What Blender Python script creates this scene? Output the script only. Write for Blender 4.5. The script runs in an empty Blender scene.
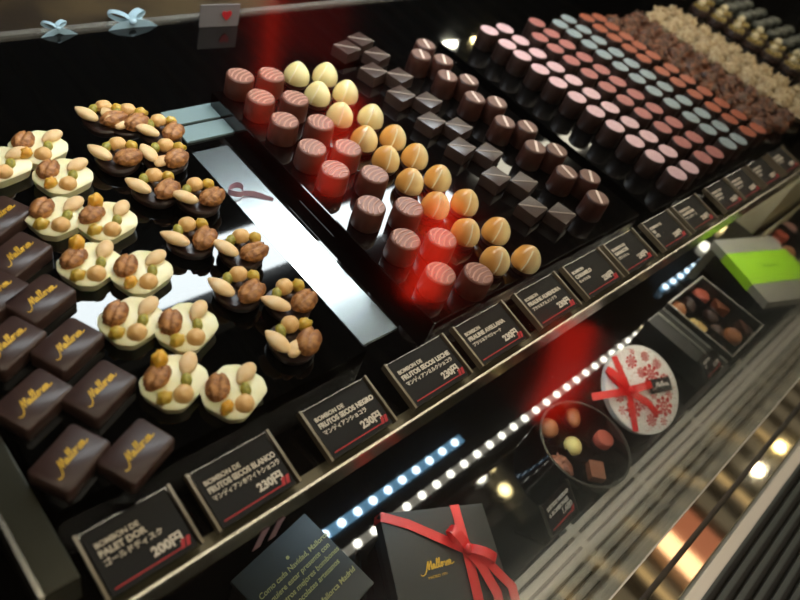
import bpy, bmesh, math, random
from mathutils import Vector, Matrix, noise
random.seed(7)
C = bpy.context.scene.collection
PI = math.pi
# ------------------------------------------------------------------ camera frame
F = 682.0
ZC = 1.40
ax = Vector((794, -382, F)).normalized()
ay = Vector((-1180, -1235, F)); ay = (ay - ay.dot(ax)*ax).normalized()
az = ax.cross(ay)
def ray(px, py):
    v = Vector((px-400, py-300, F))
    return Vector((v.dot(ax), v.dot(ay), v.dot(az)))
def at(px, py, z):
    d = ray(px, py); t = (z-ZC)/d.z
    return Vector((d.x*t, d.y*t, z))

# ------------------------------------------------------------------ materials
def lin(h):
    h = h.lstrip('#'); o = []
    for i in (0, 2, 4):
        c = int(h[i:i+2], 16)/255
        o.append(c/12.92 if c <= .04045 else ((c+.055)/1.055)**2.4)
    return (*o, 1)
MATS = {}
def mat(name, col, rough=.5, metal=0, spec=.5, coat=0, sss=0, noise_amt=0, col2=None, nscale=200, bump=0, bscale=400, emit=None, es=0, aniso=0):
    if name in MATS: return MATS[name]
    m = bpy.data.materials.new(name); m.use_nodes = True
    nt = m.node_tree; b = nt.nodes['Principled BSDF']
    b.inputs['Base Color'].default_value = lin(col)
    b.inputs['Roughness'].default_value = rough
    b.inputs['Metallic'].default_value = metal
    b.inputs['Specular IOR Level'].default_value = spec
    b.inputs['Coat Weight'].default_value = coat
    b.inputs['Coat Roughness'].default_value = .08
    if sss:
        b.inputs['Subsurface Weight'].default_value = sss
        b.inputs['Subsurface Radius'].default_value = (.004, .002, .001)
        b.inputs['Subsurface Scale'].default_value = 1
    tc = nt.nodes.new('ShaderNodeTexCoord')
    if col2:
        n = nt.nodes.new('ShaderNodeTexNoise'); n.inputs['Scale'].default_value = nscale; n.inputs['Detail'].default_value = 3
        r = nt.nodes.new('ShaderNodeValToRGB'); r.color_ramp.elements[0].position = .38; r.color_ramp.elements[1].position = .62
        r.color_ramp.elements[0].color = lin(col); r.color_ramp.elements[1].color = lin(col2)
        nt.links.new(tc.outputs['Object'], n.inputs['Vector']); nt.links.new(n.outputs['Fac'], r.inputs['Fac'])
        nt.links.new(r.outputs['Color'], b.inputs['Base Color'])
    if bump:
        n = nt.nodes.new('ShaderNodeTexNoise'); n.inputs['Scale'].default_value = bscale; n.inputs['Detail'].default_value = 4
        bp = nt.nodes.new('ShaderNodeBump'); bp.inputs['Strength'].default_value = bump; bp.inputs['Distance'].default_value = .001
        nt.links.new(tc.outputs['Object'], n.inputs['Vector']); nt.links.new(n.outputs['Fac'], bp.inputs['Height'])
        nt.links.new(bp.outputs['Normal'], b.inputs['Normal'])
    if emit:
        b.inputs['Emission Color'].default_value = lin(emit); b.inputs['Emission Strength'].default_value = es
    MATS[name] = m; return m

def glass_mat(name, tint='#ffffff', rough=0.0, ior=1.5):
    m = bpy.data.materials.new(name); m.use_nodes = True
    nt = m.node_tree; nt.nodes.clear()
    out = nt.nodes.new('ShaderNodeOutputMaterial'); mx = nt.nodes.new('ShaderNodeMixShader')
    fr = nt.nodes.new('ShaderNodeFresnel')
    ge = nt.nodes.new('ShaderNodeNewGeometry'); mr = nt.nodes.new('ShaderNodeMapRange')
    mr.inputs['To Min'].default_value = ior; mr.inputs['To Max'].default_value = 1/ior
    nt.links.new(ge.outputs['Backfacing'], mr.inputs['Value']); nt.links.new(mr.outputs[0], fr.inputs['IOR'])
    tr = nt.nodes.new('ShaderNodeBsdfTransparent'); tr.inputs['Color'].default_value = lin(tint)
    gl = nt.nodes.new('ShaderNodeBsdfGlossy'); gl.inputs['Roughness'].default_value = rough
    nt.links.new(fr.outputs[0], mx.inputs[0]); nt.links.new(tr.outputs[0], mx.inputs[1]); nt.links.new(gl.outputs[0], mx.inputs[2])
    nt.links.new(mx.outputs[0], out.inputs[0])
    MATS[name] = m; return m

DARK = mat('dark_chocolate', '#2e1c17', .42, col2='#38231c', nscale=60)
DARKTOP = mat('dark_chocolate_square', '#41312c', .30, spec=.6)
PALET = mat('palet_chocolate', '#3d2a26', .38, spec=.45, col2='#432e28', nscale=90)
MILK = mat('milk_chocolate', '#5f3427', .42, col2='#563024', nscale=90)
CAST = mat('dark_milk_chocolate', '#42231b', .4)
STRIPE = mat('cocoa_butter_stripe', '#e8cdbf', .5)
WHITEC = mat('white_chocolate', '#f0e6b4', .4, sss=.15, col2='#f6eec8', nscale=70)
GOLD = mat('gold_print', '#e0b030', .35, metal=.3)
ALMOND = mat('blanched_almond', '#e8bf8a', .5, sss=.1, col2='#f0d0a0', nscale=120)
WALNUT = mat('walnut_kernel', '#bf8349', .5, col2='#84502a', nscale=190, bump=.5)
PIST = mat('pistachio_kernel', '#7f7a22', .5, col2='#b5a53e', nscale=220)
HAZEL = mat('roasted_hazelnut', '#dba764', .45, sss=.1, col2='#e8bd80', nscale=130)
PEEL = mat('candied_orange_peel', '#e0a030', .25, sss=.3, col2='#e8b850', nscale=150)
RAISIN = mat('golden_raisin', '#c9a640', .3, sss=.3)
BLKGLOSS = mat('black_gloss_acrylic', '#060606', .035, spec=.6)
BLKTRAY = mat('black_tray_acrylic', '#080706', .12, spec=.5)
BLKMAT = mat('black_card', '#161514', .55)
BLKBOX = mat('black_paper_box', '#23231f', .45, bump=.05)
CARDBLK = mat('price_card_black', '#120f0e', .5, spec=.25)
CREAM = mat('cream_print', '#e6d6c2', .6)
GOLDTXT = mat('gold_text_print', '#b5ad6c', .5)
WHITEP = mat('white_print', '#e6e2da', .6)
REDP = mat('red_print', '#c0242a', .5)
REDRIB = mat('red_satin_ribbon', '#f01e1c', .35, spec=.6, sss=.05)
STEEL = mat('brushed_steel', '#aeada6', .40, metal=.65, bump=.04, bscale=900)
DSTEEL = mat('dark_steel', '#6b6658', .22, metal=1)
LIPM = mat('smoked_acrylic_edge', '#6a624e', .22, metal=.5)
LIPE = mat('polished_edge', '#d6cfc2', .25, metal=.8)
LEDGE = mat('polished_ledge', '#8d8674', .045, metal=.93)
GREY = mat('grey_paper_box', '#aaa79c', .5)
CREAMBOX = mat('beige_paper_box', '#d2c6a4', .55)
LIME = mat('lime_band_paper', '#b8fa2c', .45)
SILV = mat('silver_edge', '#b5b2a8', .35, metal=.3)
FROST = mat('acrylic_edge', '#7d6e58', .25, spec=.7)
PAPER = mat('white_patterned_paper', '#fbf6ee', .5)
REDPAT = mat('red_snowflake_print', '#d4302e', .55)
WOOD = mat('dark_rear_counter', '#4a3c28', .45, col2='#2a2118', nscale=14)
BACK = mat('black_rear_panel', '#0c0a09', .35)
WALLM = mat('dark_shop_wall', '#1a1512', .7)
FLOORM = mat('dark_shop_floor', '#2a241e', .5, col2='#231e19', nscale=6)
CEILM = mat('brown_shop_ceiling', '#4a4238', .7)
BEAMM = mat('ceiling_slat_paint', '#8a7c60', .6)
LEDW = mat('led_white', '#ffffff', .5, emit='#f2f6ff', es=24)
LEDDOT = mat('led_dot', '#ffffff', .5, emit='#fff6ea', es=70)
LEDBAR = mat('led_bar', '#dddddd', .5, emit='#fff2e0', es=5)
LEDBLUEDOT = mat('led_dot_cool', '#ffffff', .5, emit='#d8ecff', es=75)
LEDBLUE = mat('led_bar_cool', '#8ab4d8', .5, emit='#7fb4dc', es=12)
SPOTW = mat('halogen_warm', '#ffffff', .5, emit='#ffe2a0', es=120)
SPOTN = mat('halogen_white', '#ffffff', .5, emit='#fff6e0', es=160)
FILLPANEL = mat('fill_panel_glow', '#ffffff', .5, emit='#fff0de', es=8.5)
COVE = mat('warm_cove_glow', '#ffffff', .5, emit='#ffdca0', es=1.9)
REDGLARE = mat('red_glare_glow', '#c01010', .5, emit='#ff2a14', es=4)
BLUERIB = mat('pale_blue_ribbon', '#a9c4d0', .4)
PINKRIB = mat('dusty_pink_ribbon', '#b98fa0', .45)
GLASS = glass_mat('clear_glass', '#f4f7f4', .09)
CLEAR = glass_mat('clear_acrylic', '#e8e4da', .03)

# ------------------------------------------------------------------ mesh builder
class MB:
    def __init__(s): s.bm = bmesh.new()
    def box(s, c, size, M=None, bev=0):
        r = bmesh.ops.create_cube(s.bm, size=1)['verts']
        bmesh.ops.scale(s.bm, vec=size, verts=r); bmesh.ops.translate(s.bm, vec=c, verts=r)
        if bev:
            es = list({e for v in r for e in v.link_edges})
            rr = bmesh.ops.bevel(s.bm, geom=es, offset=bev, segments=2, profile=.7, affect='EDGES')
            r = list({v for f in rr['faces'] for v in f.verts} | {v for v in r if v.is_valid})
        if M: bmesh.ops.transform(s.bm, matrix=M, verts=r)
        return s
    def box2(s, lo, hi, bev=0):
        return s.box([(a+b)/2 for a, b in zip(lo, hi)], [b-a for a, b in zip(lo, hi)], bev=bev)
    def ell(s, c, r, M=None, sub=2, f=None):
        v = bmesh.ops.create_icosphere(s.bm, subdivisions=sub, radius=1)['verts']
        for q in v:
            p = q.co.copy()
            if f: p = f(p)
            q.co = Vector((p.x*r[0], p.y*r[1], p.z*r[2]))
            if M: q.co = M @ q.co
            q.co += Vector(c)
        return s
    def lathe(s, prof, n=32, c=(0,0,0), fr=None, cap=True):
        rings = []
        for r, z in prof:
            ring = []
            for k in range(n):
                a = 2*PI*k/n; rr = r*(fr(a, z) if fr else 1)
                ring.append(s.bm.verts.new((c[0]+rr*math.cos(a), c[1]+rr*math.sin(a), c[2]+z)))
            rings.append(ring)
        for a, b in zip(rings, rings[1:]):
            for k in range(n): s.bm.faces.new((a[k], a[(k+1)%n], b[(k+1)%n], b[k]))
        if cap:
            s.bm.faces.new(list(reversed(rings[0]))); s.bm.faces.new(rings[-1])
        return s
    def prism(s, poly, z0, z1, bev=0, taper=1.0):
        n = len(poly); cx = sum(p[0] for p in poly)/n; cy = sum(p[1] for p in poly)/n
        lv = [(z0, taper), (z1-bev, 1.0)] + ([(z1, 1-bev*1.2/max(1e-6, max(math.hypot(p[0]-cx, p[1]-cy) for p in poly)))] if bev else [])
        if not bev: lv = [(z0, taper), (z1, 1.0)]
        rings = [[s.bm.verts.new((cx+(p[0]-cx)*k, cy+(p[1]-cy)*k, z)) for p in poly] for z, k in lv]
        for a, b in zip(rings, rings[1:]):
            for k in range(n): s.bm.faces.new((a[k], a[(k+1)%n], b[(k+1)%n], b[k]))
        s.bm.faces.new(list(reversed(rings[0]))); s.bm.faces.new(rings[-1])
        return s
    def tube(s, pts, r, n=6, flat=1.0):
        pts = [Vector(p) for p in pts]; rings = []
        for i, p in enumerate(pts):
            d = (pts[min(i+1, len(pts)-1)]-pts[max(i-1, 0)])
            d = d.normalized() if d.length > 1e-9 else Vector((1,0,0))
            up = Vector((0,0,1)) if abs(d.z) < .95 else Vector((0,1,0))
            a = d.cross(up).normalized(); b = a.cross(d).normalized()
            rings.append([s.bm.verts.new(p + r*(math.cos(2*PI*k/n)*a + flat*math.sin(2*PI*k/n)*b)) for k in range(n)])
        for a, b in zip(rings, rings[1:]):
            for k in range(n): s.bm.faces.new((a[k], a[(k+1)%n], b[(k+1)%n], b[k]))
        s.bm.faces.new(list(reversed(rings[0]))); s.bm.faces.new(rings[-1])
        return s
    def strip(s, pts, w, t=.0004, wdir=None, nrm=None):
        """ribbon of width w along pts; wdir = width directions (one, or one per point)"""
        pts = [Vector(p) for p in pts]; n = len(pts); A = []; 
        for i, p in enumerate(pts):
            d = (pts[min(i+1, n-1)]-pts[max(i-1, 0)]).normalized()
            if wdir is None: wd = Vector((0,0,1)).cross(d).normalized()
            else: wd = Vector(wdir[i] if isinstance(wdir, list) else wdir).normalized()
            nn = d.cross(wd).normalized()
            A.append([s.bm.verts.new(p+sw*wd*w/2+sn*nn*t/2) for sw, sn in ((-1,-1),(1,-1),(1,1),(-1,1))])
        for a, b in zip(A, A[1:]):
            for k in range(4): s.bm.faces.new((a[k], a[(k+1)%4], b[(k+1)%4], b[k]))
        s.bm.faces.new(list(reversed(A[0]))); s.bm.faces.new(A[-1])
        return s
    def mesh(s, name, m, smooth=False, angle=40):
        bmesh.ops.recalc_face_normals(s.bm, faces=s.bm.faces)
        if smooth:
            for f in s.bm.faces: f.smooth = True
            for e in s.bm.edges:
                if len(e.link_faces) == 2 and e.calc_face_angle(0) > math.radians(angle): e.smooth = False
        me = bpy.data.meshes.new(name); s.bm.to_mesh(me); s.bm.free(); me.materials.append(m)
        return me
    def build(s, name, m, parent=None, smooth=False, angle=40, loc=None, M=None, label=None):
        o = bpy.data.objects.new(name, s.mesh(name, m, smooth, angle)); C.objects.link(o)
        if parent: o.parent = parent
        if loc: o.location = loc
        if M: o.matrix_local = M
        if label: o['label'] = label
        return o
def empty(name, loc=(0,0,0), rz=0):
    o = bpy.data.objects.new(name, None); C.objects.link(o); o.location = loc; o.rotation_euler = (0,0,rz); o.empty_display_size = .01
    return o
def tag(o, label, cat, group=None):
    o['label'] = label; o['category'] = cat
    if group: o['group'] = group
    return o
def struct(o): o['kind'] = 'structure'; return o
def child(name, me, parent, M=None, loc=None, rz=0, sc=None):
    o = bpy.data.objects.new(name, me); C.objects.link(o); o.parent = parent
    if M: o.matrix_local = M
    else:
        if loc: o.location = loc
        o.rotation_euler = (0,0,rz)
        if sc: o.scale = sc
    return o
def kids(o): return [c for c in ALLK.get(o.name, [])]
def copy_tree(o, parent=None):
    c = o.copy(); C.objects.link(c)
    if parent: c.parent = parent
    for ch in list(o.children): copy_tree(ch, c)
    return c
ORD = ['first','second','third','fourth','fifth','sixth','seventh','eighth','ninth','tenth','eleventh','twelfth','thirteenth']

def text_mesh(name, body, size, m, shear=0, extrude=.00015, align='LEFT', bold=0, sx=1.0):
    cu = bpy.data.curves.new(name, 'FONT'); cu.body = body; cu.size = size; cu.shear = shear; cu.extrude = extrude
    cu.align_x = align; cu.offset = bold; cu.resolution_u = 3
    t = bpy.data.objects.new(name+'_tmp', cu); C.objects.link(t)
    bpy.context.view_layer.update()
    dg = bpy.context.evaluated_depsgraph_get()
    me = bpy.data.meshes.new_from_object(t.evaluated_get(dg)); me.name = name
    me.materials.clear(); me.materials.append(m)
    bpy.data.objects.remove(t)
    if sx != 1: me.transform(Matrix.Diagonal((sx,1,1,1)))
    return me

# script lettering "Mallorca", drawn as a pen stroke
SCR = [(-1.7,-.45),(-1.3,-.75),(-.7,-.6),(-.25,-.1),(.1,.7),(.4,1.5),(.5,1.4),(.42,.5),(.48,.0),(.75,.8),(1.1,1.5),(1.2,1.35),(1.1,.4),(1.2,.0),(1.45,.25),(1.9,.75),(1.65,.85),(1.42,.4),(1.6,.02),(1.9,.3),(2.02,.75),(2.0,.2),(2.15,.03),(2.5,.6),(2.8,1.5),(2.68,1.75),(2.5,1.0),(2.5,.15),(2.7,.03),(3.05,.6),(3.35,1.5),(3.22,1.75),(3.05,1.0),(3.05,.15),(3.25,.03),(3.55,.4),(3.95,.78),(3.65,.8),(3.5,.35),(3.72,.0),(4.02,.35),(3.95,.78),(4.25,.68),(4.5,.85),(4.62,.6),(4.6,.12),(4.78,.03),(5.05,.4),(5.38,.72),(5.15,.82),(4.97,.4),(5.12,.02),(5.4,.15),(5.95,.75),(5.68,.84),(5.48,.4),(5.62,.02),(5.92,.3),(6.05,.76),(6.02,.2),(6.25,.03),(6.8,.25)]
def crom(P, k=4):
    P = [Vector((p[0], p[1], 0)) for p in P]; out = []
    for i in range(len(P)-1):
        a = P[max(i-1,0)]; b = P[i]; c = P[i+1]; d = P[min(i+2, len(P)-1)]
        for j in range(k):
            t = j/k
            out.append(.5*((2*b)+(c-a)*t+(2*a-5*b+4*c-d)*t*t+(3*b-a-3*c+d)*t**3))
    out.append(P[-1]); return out
def logo_mesh(width, m, r=.00028, k=3):
    s = width/8.6; pts = [((p.x+.25*p.y-2.55)*s, (p.y-.45)*s*1.15, 0) for p in crom(SCR, k)]
    return MB().tube(pts, r, 5, flat=.5).mesh('script_lettering', m)

# ------------------------------------------------------------------ setting
ZD = .79       # lower deck
ZS = 1.0       # shelf
struct(MB().box2((-2,-2.2,-.05),(6,4.0,0)).build('floor', FLOORM))
struct(MB().box2((-2,-2.2,2.75),(6,4.0,2.8)).build('ceiling', CEILM))
struct(MB().box2((-2,4.0,0),(6,4.05,2.8)).build('wall_back', WALLM))
struct(MB().box2((-2.05,-2.2,0),(-2,4.0,2.8)).build('wall_left', WALLM))
struct(MB().box2((6,-2.2,0),(6.05,4.0,2.8)).build('wall_right', WALLM))
struct(MB().box2((-2,-2.25,0),(6,-2.2,2.8)).build('wall_front', WALLM))

# display case -------------------------------------------------------
X0, X1 = -.35, 2.6
case = empty('display_case', (1.0, .3, 0))
tag(case, 'long black glass-fronted chocolate display counter filling the picture', 'display case')
def cpart(name, mb, m, **k):
    o = mb.build(name, m, None, **k); o.parent = case; o.location = (-1.0, -.3, 0); return o
cpart('base_cabinet', MB().box2((X0,0,.0),(X1,.66,ZD-.031)), BACK)
cpart('lower_deck', MB().box2((X0,-.0055,ZD-.03),(X1,.64,ZD)), BLKGLOSS)
cpart('rear_panel', MB().box2((X0,.64,ZD-.03),(X1,.66,ZS-.012)), BACK)
cpart('glass_shelf', MB().box2((X0,.128,ZS-.012),(X1,.66,ZS)), BLKGLOSS)
cpart('shelf_edge', MB().box2((X0,.1185,.974),(X1,.1275,1.0005)), LIPM, label='smoked acrylic front edge of the shelf')
cpart('shelf_edge_trim', MB().box2((X0,.1170,1.0005),(X1,.1186,1.0050)), LIPE, label='thin bright trim along the shelf edge')
cpart('rear_sill', MB().box2((X0,.66,ZD),(.55,.98,ZS+.0)), WOOD)
cpart('rear_sill_edge', MB().box2((X0,.654,ZS),(.8,.662,ZS+.003)), LIPE)
# side rail at the left of the trays
cpart('side_rail', MB().box2((.030,.135,ZS),(.047,.63,1.03), bev=.001), mat('side_rail_metal','#3a382c',.3,metal=.5))
cpart('side_rail_trim', MB().box2((.0275,.135,ZS),(.030,.63,1.0305)), LIPE)

# air vent ------------------------------------------------------------
vent = empty('air_vent', (1.0, -.035, ZD))
tag(vent, 'long brushed steel air vent of parallel slats along the counter front', 'air vent')
def vpart(name, mb, m, **k):
    o = mb.build(name, m, None, **k); o.parent = vent; o.location = (-1.0, .035, -ZD); return o
for k in range(5):
    y = -.0130-.0110*k
    vpart('slat', MB().box2((X0,y-.0036,.806),(X1,y+.0036,.820), bev=.0008), STEEL)
vpart('vent_well', MB().box2((X0,-.064,ZD-.02),(X1,-.0065,.800)), mat('vent_shadow_metal','#12110e',.7))
for x in (.34,.46,.58,.72,.88,1.08,1.3,1.6):
    vpart('cross_brace', MB().box2((x,-.064,.801),(x+.010,-.0065,.8165)), STEEL)
ledge = empty('counter_ledge', (1.0,-.1,ZD-.03))
tag(ledge, 'polished bronze-toned customer ledge with two metal rails below the vent', 'counter ledge')
def lpart(name, mb, m, **k):
    o = mb.build(name, m, None, **k); o.parent = ledge; o.location = (-1.0, .1, -(ZD-.03)); return o
lpart('inner_rail', MB().box2((X0,-.079,ZD-.03),(X1,-.0655,.823), bev=.001), STEEL)
lpart('inner_panel', MB().box2((X0,-.0985,ZD-.03),(X1,-.0795,.812)), LEDGE)
lpart('panel_gap', MB().box2((X0,-.1045,ZD-.03),(X1,-.0985,.806)), BACK)
lpart('outer_panel', MB().box2((X0,-.126,ZD-.03),(X1,-.1045,.812)), LEDGE)
lpart('outer_rail', MB().box2((X0,-.139,ZD-.03),(X1,-.1265,.823), bev=.0015), STEEL)
# bag shelf below, dark ribbed metal
kick = empty('ribbed_kick_shelf', (1.0,-.2,.62))
tag(kick, 'dark ribbed metal shelf beyond the outer rail at lower right', 'shelf')
def kpart(name, mb, m, **k):
    o = mb.build(name, m, None, **k); o.parent = kick; o.location = (-1.0, .2, -.62); return o
kpart('shelf_board', MB().box2((X0,-.42,.60),(X1,-.142,.62)), mat('dark_shelf_metal','#1c2022',.4,metal=.6))
for k in range(12):
    y = -.15-.018*k
    kpart('rib', MB().box2((X0,y-.004,.62),(X1,y+.004,.628)), mat('rib_metal','#4c5658',.4,metal=.7))

# front glass pane (real sheet, 5 mm)
gb = Vector((0,-.0725,.824)); gt = Vector((0,.088,1.46)); gd = (gt-gb); gl = gd.length; gd.normalize()
gn = Vector((0,-gd.z,gd.y))
bm = bmesh.new()
vs = [bm.verts.new(Vector((x,0,0))+gb+gd*s+gn*t) for x in (X0,X1) for s in (0,gl) for t in (0,.005)]
bmesh.ops.convex_hull(bm, input=vs)
bmesh.ops.recalc_face_normals(bm, faces=bm.faces)
me = bpy.data.meshes.new('window_1'); bm.to_mesh(me); bm.free(); me.materials.append(GLASS)
g = bpy.data.objects.new('window_1', me); C.objects.link(g); struct(g)

# canopy above, holding the case lamps
npart = cpart
npart('canopy_bar', MB().box2((X0,.48,1.395),(X1,.68,1.42)), BACK)
npart('end_post', MB().box2((X1-.03,.60,1.0),(X1,.64,1.395)), BACK)
npart('end_post', MB().box2((X0,.60,1.0),(X0+.03,.64,1.395)), BACK)
npart('lamp_tube', MB().box2((.18,.535,1.378),(.93,.612,1.395)), LEDW)
npart('lamp_tube', MB().box2((1.05,.555,1.378),(2.1,.60,1.395)), mat('led_far','#ffffff',.5,emit='#fff0dc',es=9))
npart('added_front_lamp_tube', MB().box2((-.1,.19,1.415),(1.9,.215,1.43)), mat('added_front_led','#ffffff',.5,emit='#ffeeda',es=12))  # lamp added out of view to brighten the front chocolates
npart('added_front_lamp_holder', MB().box2((X0,.18,1.43),(X1,.225,1.445)), BACK)

# LED strips under the shelf
def led_strip(label, y, z, xa, xb, pitch, bar, dot, hw, r):
    t = empty('led_strip', ((xa+xb)/2, y, z+.004))
    tag(t, label, 'led strip')
    MB().box2((xa-(xa+xb)/2,-hw,-.003),(xb-(xa+xb)/2,hw,0)).build('strip_base', bar, t)
    n = int((xb-xa)/pitch)
    for i in range(n):
        x = xa+(i+.5)*pitch-(xa+xb)/2
        MB().lathe([(r,-.0045),(r,-.003)], 12, (x,0,0)).build('led', dot, t)
yw = .143; yb = .175
led_strip('strip of warm white leds under the front of the shelf, mirrored in the deck', yw, .975, .33, 1.22, .0285, LEDBAR, LEDDOT, .0052, .0056)
led_strip('short strip of cool blue-white leds under the shelf, behind the warm strip', yb, .975, .28, .60, .0265, LEDBLUE, LEDBLUEDOT, .0065, .0056)
led_strip('short strip of cool leds under the shelf near the lime-banded box', .186, .975, at(664,291,.605).x, at(704,257,.605).x, .033, LEDBLUE, LEDBLUEDOT, .004, .006)
for (px, py), m_, lb in (((707,245),SPOTN,'white'),((726,228),SPOTW,'amber'),((647,331),SPOTW,'pale yellow')):  # added lamps whose deck reflections stand in for front-glass glints
    p = at(px,py,.605)
    t = MB().lathe([(.013,0),(.013,.010)], 20).build('puck_lamp', mat('puck_'+lb,'#ffffff',.5,emit='#fff4e0' if lb=='white' else '#ffdf9a',es=40), loc=(p.x, p.y, .976), smooth=True)
    tag(t, 'added small round %s lamp under the shelf, mirrored in the glossy deck' % lb, 'lamp')

# ceiling: slats along Y and warm coves and the spot pairs
for k in range(26):
    x = .2+k*.22
    o = MB().box2((x,-1.0,2.69),(x+.05,3.9,2.75)).build('trim_%d' % (k+1), BEAMM); struct(o)
for i, (px, py) in enumerate([(600,596),(636,566),(674,530),(716,473),(745,420)]):
    p = at(px, py, 2*.812-2.68)
    t = MB().box2((-.013,-.8,0),(.013,.9,.01)).build('cove_light', COVE, loc=(p.x, -.3, 2.668))
    tag(t, 'thin warm ceiling light strip, %s from the left, mirrored in the ledge' % ORD[i], 'ceiling light', 'warm ceiling light strips')
def spot(px, py, zm, m, lb, r=.045):
    p = at(px, py, 2*zm-2.45)
    t = empty('ceiling_spotlight', (p.x, p.y, 2.75)); tag(t, lb, 'spotlight', 'ceiling spotlights')
    MB().lathe([(.012,-.24),(.012,0)], 10).build('stem', BACK, t)
    MB().lathe([(r+.008,-.298),(r+.008,-.24),(.02,-.225)], 20).build('housing', BACK, t, smooth=True)
    MB().lathe([(r,-.302),(r,-.2985)], 20).build('bulb', m, t)
spot(448,47,1.0,SPOTN,'white ceiling spotlight mirrored beside the rearmost striped chocolates')
spot(478,41,1.017,SPOTW,'amber ceiling spotlight mirrored at the rear of the pale pink chocolates')
spot(566,135,1.017,SPOTN,'white ceiling spotlight mirrored between striped and pink chocolates')
spot(490,466,.79,SPOTW,'ceiling spotlight mirrored in the deck above the ribboned box, upper of three', r=.022)
spot(479,476,.79,SPOTN,'ceiling spotlight mirrored in the deck above the ribboned box, left of three', r=.026)
spot(505,490,.79,SPOTW,'ceiling spotlight mirrored in the deck above the ribboned box, right of three', r=.026)
spot(377,562,.79,SPOTW,'ceiling spotlight mirrored in the deck left of the ribboned box', r=.026)
spot(758,470,.812,SPOTN,'white ceiling spotlight mirrored in the outer ledge panel', r=.022)
spot(780,447,.812,SPOTW,'amber ceiling spotlight mirrored in the outer ledge panel', r=.022)
p = at(690,550,2*.812-2.68)  # added ceiling glow standing in for red light mirrored in the ledge
t = empty('added_peach_glow',(p.x,p.y,2.66)); MB().box2((-.13,-.16,0),(-.03,.13,.01)).build('bright_glow', mat('peach_glow','#ffffff',.5,emit='#ffc8a0',es=9), t); MB().box2((-.02,-.16,0),(.16,.13,.01)).build('dim_glow', mat('peach_dim','#ffffff',.5,emit='#ff9c78',es=1.3), t); tag(t,'added peach glow panel on the ceiling, mirrored in the ledge at lower right','ceiling light')
for k in range(20):  # glowing strips added so the ledge has a lit ceiling to mirror
    t = MB().box2((-.045,-.8,0),(.045,.9,.006)).build('added_ceiling_glow', mat('added_dim_glow','#bba98c',.5,emit='#c8bca6',es=.60), loc=(1.15+.19*k,-.3,2.68)); tag(t,'added dim beige glowing ceiling strip above the aisle, one of an even row','ceiling light','added dim ceiling glow')

# unseen panel added on the customer side to brighten vent and box tops
def fill_panel(x, y, sx, sy, m, lb):
    t = empty('ceiling_fill_panel', (x,y,2.68)); tag(t, lb, 'ceiling light')
    MB().box2((-sx/2,-sy/2,0),(sx/2,sy/2,.01)).build('diffuser', m, t)
    MB().box2((-sx/2-.02,-sy/2-.02,.01),(sx/2+.02,sy/2+.02,.06)).build('frame', BACK, t)
fill_panel(.9,-.95,1.6,.55,FILLPANEL,'large warm ceiling panel light added out of view above the customer aisle')

# ------------------------------------------------------------------ trays on the shelf
def tray(lo, hi, lb, m=BLKTRAY, bev=.0012, name='display_tray'):
    c = [(a+b)/2 for a,b in zip(lo,hi)]
    o = MB().box2([lo[0]-c[0],lo[1]-c[1],0],[hi[0]-c[0],hi[1]-c[1],hi[2]-lo[2]],bev=bev).build(name, m, loc=(c[0],c[1],lo[2]))
    return tag(o, lb, 'tray')
tray((.052,.172,ZS+.0002),(.270,.432,1.029),'thick black block tray under the nut bars and gold-lettered squares', BLKGLOSS, bev=0)
tray((.345,.170,ZS+.0002),(.672,.50,1.017),'low black tray under the swirled, caramel, square and striped chocolates', BLKGLOSS)
tray((.692,.165,ZS+.0002),(1.62,.52,1.017),'low black tray under the colourful disc-topped chocolates and nut clusters', BLKGLOSS)
ZP, ZT = 1.0292, 1.0172

# steel plate in the gap
tag(MB().box2((-.026,-.125,0),(.026,.125,.0015)).build('steel_plate', mat('plate_steel','#cfd8da',.24,metal=1), loc=(.3005,.315,ZS+.0002)),
    'shiny steel plate lying between the thick tray and the low tray', 'plate')

for y_, lb in ((.492,'rear'),(.466,'front')):  # pale strips paint a lamp's reflection on the glass shelf
    tag(MB().box((0,0,.001),(.094,.022,.002)).build('lamp_sheen_strip', mat('lamp_sheen_grey','#7f9396',.35,spec=.7), loc=(.341,y_,ZS+.0002)),
        'narrow pale blue-grey painted lamp reflection behind the nut discs, %s one of two' % lb, 'plate')
# ------------------------------------------------------------------ chocolates
def cup_mesh(rb, rt, h, n=36, bev=.0015):
    return MB().lathe([(rb*.96,0),(rb,.0008),(rt,h-bev),(rt-bev*.35,h-bev*.35),(rt-bev,h)], n)
def proj_cols(px, z):
    w = [at(a,b,z) for a,b in px]; xm = sum(p.x for p in w)/len(w)
    w = [Vector((xm*.75+p.x*.25, p.y, p.z)) for p in w]
    w.sort(key=lambda p: p.y); return w

# swirl-topped milk pralines
def swirl_proto():
    t = empty('swirl_praline')
    h = .0210; MB_ = cup_mesh(.0142,.0136,h); MB_.build('body', MILK, t, smooth=True)
    MB().lathe([(.0124,h-.0003),(.0120,h+.0003)],32).build('top_disc', mat('milk_lit_top','#8b5f50',.45), t, smooth=True)  # lighter cap puts the overhead light on the top into the colour
    m = MB()
    for k in range(5):
        pts = []
        for i in range(11):
            u = -1+2*i/10; y0 = (-.8+.42*k)
            x = u*math.sqrt(max(0,1-min(1,abs(y0))**2))*.0112
            y = y0*.0108 + .0030*math.cos(u*1.4)*(1 if k < 5 else 0) - .001
            if math.hypot(x,y) < .0122: pts.append((x, y, h+.0004))
        if len(pts) > 2: m.tube(pts, .00085, 6, flat=.7)
    m.build('swirl_ridges', mat('milk_ridge','#c2907e',.45), t, smooth=True)
    return t
sw = swirl_proto(); used = False
swA = [(241,75),(259,97),(284,120),(312,147),(336,169),(371,205),(407,238),(443,272)]
swB = [(272,74),(294,98),(320,122),(349,147),(374,174),(410,206),(444,237),(479,273)]
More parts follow.
